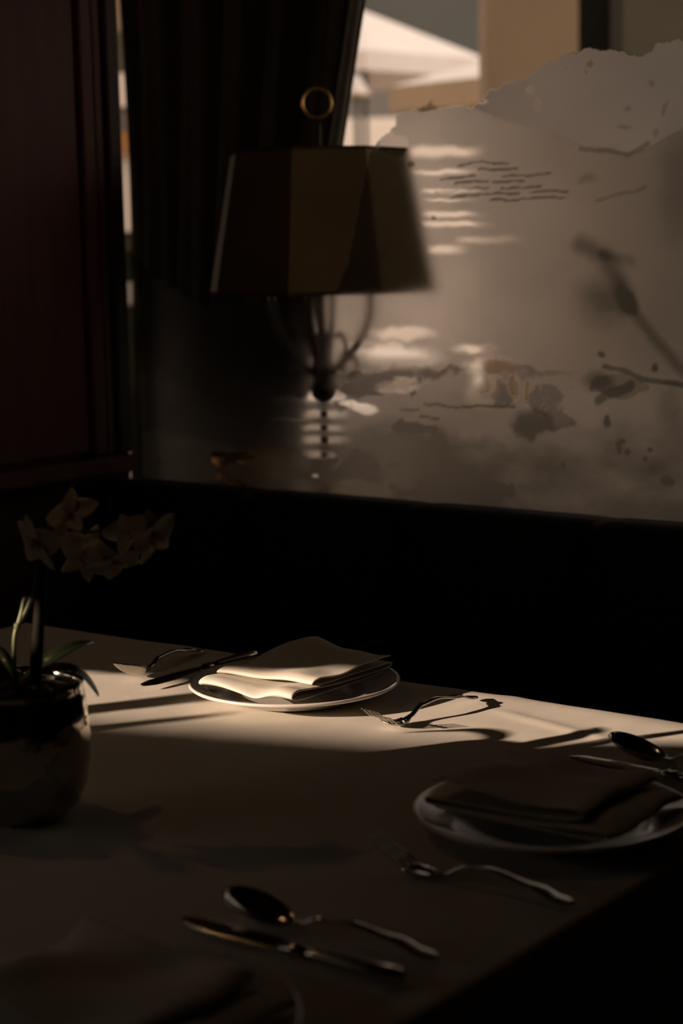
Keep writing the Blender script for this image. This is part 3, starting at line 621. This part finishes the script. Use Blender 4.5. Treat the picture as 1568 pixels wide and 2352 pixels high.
for k in range(4): lc(MB().tube([(0, 0, v_top - .02), Vector(P1[2 * k]) + Vector((0, 0, -.004))], .002, 6), 'shade_strut', M['iron'])
# scrolled candle arms rising from the pole into the shade
for k in range(4):
    a = a0 + R(90 * k + (90 if k % 2 == 0 else 78)); d = Vector((math.cos(a), math.sin(a), 0))
    pts = [d * .004 + ZV * lz(870), d * .035 + ZV * lz(835), d * .062 + ZV * lz(800), d * .086 + ZV * lz(750), d * .094 + ZV * lz(700), d * .090 + ZV * (v_bot + .05)]
    arm = lc(MB().tube(smooth_path(pts, 6), .0072, 8), 'candle_arm', M['iron'], smooth=True)
    sc_p = [d * .050 + ZV * lz(812), d * .066 + ZV * lz(835), d * .058 + ZV * lz(862), d * .040 + ZV * lz(858), d * .040 + ZV * lz(840)]
    MB().tube(smooth_path(sc_p, 5), .0045, 8).build('scroll', M['iron'], arm, True)
    sc_q = [d * .030 + ZV * lz(840), d * .044 + ZV * lz(800), d * .036 + ZV * lz(768), d * .026 + ZV * lz(775)]
    MB().tube(smooth_path(sc_q, 5), .0045, 8).build('scroll', M['iron'], arm, True)
    MB().lathe([(.0, 0), (.011, 0), (.011, .075), (0, .075)], 14, d * .090 + ZV * (v_bot + .045)).build('candle_sleeve', M['candle'], arm, True)

bp_ = onY(545, 1085, .88); bw = MB().lathe([(0, 0), (.035, 0), (.037, .004), (.022, .014), (.030, .030), (.060, .070), (.068, .100), (.070, .112), (.066, .112), (.060, .085), (.030, .040), (0, .034)], 32).build('glint_bowl', M['brass'], None, True)  # bowl added only to give orange glints behind the glass
bw.location = (bp_.x, .90, .791); tag(bw, 'small brass bowl added to make orange glints behind the etched glass left of the lamp', 'bowl')
# dark curtain hung beyond the lamp
def curt_edge(z):
    e1 = onY(835, 0, 1.1); e2 = onY(700, 900, 1.1); return e1.x + (e2.x - e1.x) * (z - e1.z) / (e2.z - e1.z)
CXL = onY(291, 300, 1.1).x
def cfn(u, v):
    z = lerp(-.09, 2.34, v); xr = curt_edge(z); x = lerp(CXL + .006 * math.sin(z * 5), xr, u)
    return (x, 1.1 + .022 * math.sin(u * 34) * (.5 + .5 * v) + .008 * math.sin(u * 71 + z * 2), z)
cu = tag(empty('curtain', (-.5, 1.1, -.09)), 'dark heavy curtain hanging behind the lamp at the left of the window', 'curtain')
child(MB().grid(cfn, 120, 40), 'drape_panel', M['curtain'], cu, smooth=True, solid=.004)
def tfn(u, v):
    z = lerp(-.085, 2.34, v); x = curt_edge(z) - .012 + .030 * u; return (x, 1.075 - .006 * math.sin(u * 3), z)
child(MB().grid(tfn, 4, 20), 'edge_trim', M['trim'], cu, smooth=True, solid=.003)
child(MB().tube([(-1.3, 1.1, 2.36), (.4, 1.1, 2.36)], .014, 12), 'curtain_rod', M['iron'], cu, smooth=True)
for x in (-1.2, -.3, .35): child(MB().tube([(x, YW + .025, 2.36), (x, 1.1, 2.36)], .008, 8), 'rod_bracket', M['iron'], cu, smooth=True)

# ---------------------------------------------------------------- outside: terrace, building, parasols, added sun and sky blockers
GZ = -.10
o = MB().box(-70, 25, YW + .29, 80, GZ - .1, GZ).build('terrace_ground', M['paving']); struct(o, 'pale paved terrace outside the window')
o = MB().box(-26, XL - .27, -.9, YW + .15, GZ, 9.5).build('wall_sun_screen', M['outwhite']); struct(o, 'tall unseen wall added to shade the terrace from the sun')  # unseen wall, sized to keep direct sun off the terrace
o = MB().box(XL - .2, XR + .2, YF - .2, YW + .25, ZC + .16, 9.5).build('wall_upper', M['outwhite']); struct(o, 'upper storeys above the dining room')
o = MB().box(-9, XR, YW + .205, 3.3, 2.62, 2.78).build('sky_block_roof', M['wood2']); struct(o, 'dark unseen roof added outside the window to block sky light')  # unseen roof added to cut the sky light reaching the table
PV = Vector((SUN_H.y, -SUN_H.x, 0)); OB = -SUN_H * 5.0
def blocker_z(p): return .75 + SUN_T * 5.0 + .024 + .32 * (p - .755)  # top slope of an unseen block, set to soften the sun patch front edge
def ob(p, t, z): return OB + PV * p + SUN_H * -t + Vector((0, 0, z))
b = MB(); b.add([ob(-5, 0, GZ), ob(3, 0, GZ), ob(3, 3, GZ), ob(-5, 3, GZ), ob(-5, 0, blocker_z(-5)), ob(3, 0, blocker_z(3)), ob(3, 3, blocker_z(3)), ob(-5, 3, blocker_z(-5))], [(0, 3, 2, 1), (4, 5, 6, 7), (0, 1, 5, 4), (1, 2, 6, 5), (2, 3, 7, 6), (3, 0, 4, 7)])
struct(b.build('wall_sun_blocker', M['olive']), 'unseen sloping block added beyond the side window to cut the sun patch edge')
def quad_slab(name, mt, px0, px1, py0, py1, dep, thick=.3, par=None, to_ground=False, **k):
    """upright slab facing the terrace, standing at a real distance"""
    a = far(px0, (py0 + py1) / 2, dep); c = far(px1, (py0 + py1) / 2, dep); zt = far((px0 + px1) / 2, py0, dep).z; zb = GZ if to_ground else far((px0 + px1) / 2, py1, dep).z
    d = FV * thick; b_ = MB(); b_.add([(a.x, a.y, zb), (c.x, c.y, zb), (c.x + d.x, c.y + d.y, zb), (a.x + d.x, a.y + d.y, zb), (a.x, a.y, zt), (c.x, c.y, zt), (c.x + d.x, c.y + d.y, zt), (a.x + d.x, a.y + d.y, zt)],
                                     [(0, 3, 2, 1), (4, 5, 6, 7), (0, 1, 5, 4), (1, 2, 6, 5), (2, 3, 7, 6), (3, 0, 4, 7)])
    o_ = b_.build(name, mt, par, **k)
    if par: o_.location = -par.location
    return o_
tbld = tag(empty('terrace_building', far(1250, 600, 8.2).xy.to_3d() + Vector((0, 0, GZ))), 'sand-coloured pillar and dark doorway of the building beyond the window', 'building')
quad_slab('pillar', M['pillar'], 1113, 1328, -500, 0, 8.0, .4, tbld, True)
quad_slab('doorway', M['darkpanel'], 1300, 1450, -500, 0, 8.55, .1, tbld, True)
quad_slab('side_wall', M['olive'], 1432, 2700, -500, 0, 8.1, .4, tbld, True)
gw = quad_slab('garden_wall', M['outwhite'], 560, 1250, 268, 0, 21, .3, None, True); tag(gw, 'low white wall at the end of the terrace', 'wall')
gh = tag(empty('far_house', far(900, 500, 25).xy.to_3d() + Vector((0, 0, GZ))), 'blue-grey house front behind the white terrace wall', 'house')
quad_slab('house_wall', M['greywall'], 620, 1260, 205, 0, 25, 1, gh, True)
hp0 = far(820, 200, 70)
def hill(u, v):
    p = far(-900 + 3400 * u, 200, 60 + 50 * v); h = 2.0 + 26 * min(1, v * 1.4) * (1 + .25 * math.sin(u * 7) + .1 * math.sin(u * 23))
    return (p.x, p.y, GZ + (h if v > 0 else -.05))
o = MB().grid(hill, 40, 16).build('hillside', M['slate'], smooth=True); struct(o, 'dark wooded hillside far beyond the terrace')
def parasol(px, py_apex, px_corner, py_eave, dep, val, label, rot=0, vmat='valance'):
    ap = far(px, py_apex, dep); half = abs(px_corner - px) * dep / F_PX; ze = far(px, py_eave, dep).z - GZ; za = ap.z - GZ
    t = tag(empty('parasol', (ap.x, ap.y, GZ)), label, 'parasol', 'terrace parasols')
    a1 = math.atan2(RV.y, RV.x) + R(rot); cs = [Vector((half * math.cos(a1 + R(90 * k)), half * math.sin(a1 + R(90 * k)), ze)) for k in range(4)]
    b_ = MB(); n = 8; top_ = Vector((0, 0, za)); vs_ = [top_]; fs = []
    for k in range(4):
        fs.append((0, 1 + k, 1 + (k + 1) % 4))
    cn = b_.add([top_] + cs, fs).build('canopy', M['canvas'], t, solid=.006)
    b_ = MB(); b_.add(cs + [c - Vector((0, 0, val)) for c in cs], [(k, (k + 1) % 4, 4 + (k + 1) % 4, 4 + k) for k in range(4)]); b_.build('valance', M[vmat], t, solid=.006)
    MB().tube([(0, 0, 0), (0, 0, za - .01)], .022, 10).build('pole', M['metal'], t, True)
    for c in cs: MB().tube([Vector((0, 0, za - .03)), c - Vector((0, 0, .03))], .009, 6).build('rib', M['metal'], t, True)
    MB().lathe([(0, 0), (.28, 0), (.28, .05), (.05, .07), (0, .07)], 20).build('base', M['metal'], t, True)
    return t
parasol(835, 24, 1122, 142, 16, .16, 'large white parasol on the terrace, seen beside the curtain', 0, 'canvas')
parasol(1262, 98, 896, 190, 10.5, .14, 'white parasol with its shaded edge coloured sand, half hidden by the pillar')
parasol(818, 158, 848, 214, 13.5, .02, 'small far parasol tip beside the curtain edge')
def cloth_table(px, dep, r, label):
    p = far(px, 700, dep); t = tag(empty('terrace_table', (p.x, p.y, GZ)), label, 'table', 'terrace tables')
    b_ = MB(); rings = []
    for (rr_, z_, am) in ((0.001, .745, 0), (r - .01, .745, 0), (r, .735, 0), (r + .01, .55, .012), (r + .03, .12, .035)):
        rings.append([((rr_ + am * math.sin(7 * 2 * math.pi * k / 56)) * math.cos(2 * math.pi * k / 56), (rr_ + am * math.sin(7 * 2 * math.pi * k / 56)) * math.sin(2 * math.pi * k / 56), z_) for k in range(56)])
    b_.sweep(rings, False).build('tablecloth', M['outwhite'], t, True)
    MB().lathe([(0, 0), (.22, 0), (.22, .02), (.03, .04), (.03, .72), (.2, .735), (0, .735)], 20).build('pedestal', M['metal'], t, True)
cloth_table(760, 8.0, .30, 'white clothed terrace table just right of the lamp pole')
cloth_table(925, 11.5, .42, 'white clothed terrace table right of the lamp shade')
cloth_table(1125, 9.2, .36, 'white clothed terrace table beside the pillar')
# what shows in the narrow gap between the panelled wall and the curtain
hs = tag(empty('street_house', far(265, 500, 11).xy.to_3d() + Vector((0, 0, GZ))), 'house front glimpsed in the gap between panelled wall and curtain', 'house')
quad_slab('eaves', M['pillar'], 150, 380, -400, 72, 11, .4, hs)
quad_slab('shutter_band', M['olive'], 150, 380, 73, 168, 11.05, .3, hs)
quad_slab('rendered_wall', M['outwhite'], 150, 380, 169, 245, 11, .4, hs)
quad_slab('window_band', M['greywall'], 150, 380, 246, 302, 11.05, .3, hs)
quad_slab('flower_box', M['terracotta'], 150, 380, 303, 352, 10.9, .4, hs)
quad_slab('rendered_wall', M['outwhite'], 150, 380, 353, 532, 11, .4, hs)
quad_slab('plinth', M['olive'], 150, 380, 533, 0, 11, .4, hs, True)
hg = quad_slab('garden_hedge', M['hedge'], 120, 420, 560, 0, 9.6, .5, None, True); tag(hg, 'dark hedge glimpsed low in the gap beside the curtain', 'hedge')
cloth_t = quad_slab('garden_bench', M['outwhite'], 230, 330, 652, 700, 8.6, .2, None); tag(cloth_t, 'white bench back glimpsed in the gap beside the curtain', 'bench')
for k in (235, 325): quad_slab('leg', M['outwhite'], k - 5, k + 5, 690, 0, 8.65, .04, cloth_t, True)

# ---------------------------------------------------------------- lamps of the room (outside the frame)
def pendant(name, x, y, z, power, rad, label, group):
    t = tag(empty(name, (x, y, z)), label, 'lamp', group)
    MB().lathe([(.010, .085), (.030, .080), (.045, .05), (.055, 0), (.053, 0), (.043, .048), (.028, .076), (.010, .080)], 28).build('lamp_shade', M['iron'], t, True)
    MB().tube([(0, 0, .08), (0, 0, ZC - z)], .003, 6).build('cable', M['iron'], t)
    MB().lathe([(0, -.018), (.010, -.014), (.015, -.002), (.012, .012), (.006, .024), (0, .024)], 16, (0, 0, .02)).build('bulb', M['bulb'], t, True)
    l = bpy.data.lights.new(name + '_light', 'POINT'); l.energy = power; l.color = (1, .66, .36); l.shadow_soft_size = rad
    lo = bpy.data.objects.new(name + '_light', l); col.objects.link(lo); lo.parent = t; lo.location = (0, 0, -.03)
    return t
pendant('pendant_lamp', .14, -.54, 1.95, .45, .012, 'small dark pendant lamp above the corner of the table', 'pendant lamps')
pendant('pendant_lamp', 2.6, -3.6, 1.95, .15, .02, 'small dark pendant lamp far behind the table', 'pendant lamps')
pendant('pendant_lamp', .9, -3.9, 1.95, .15, .02, 'small dark pendant lamp near the side window', 'pendant lamps')
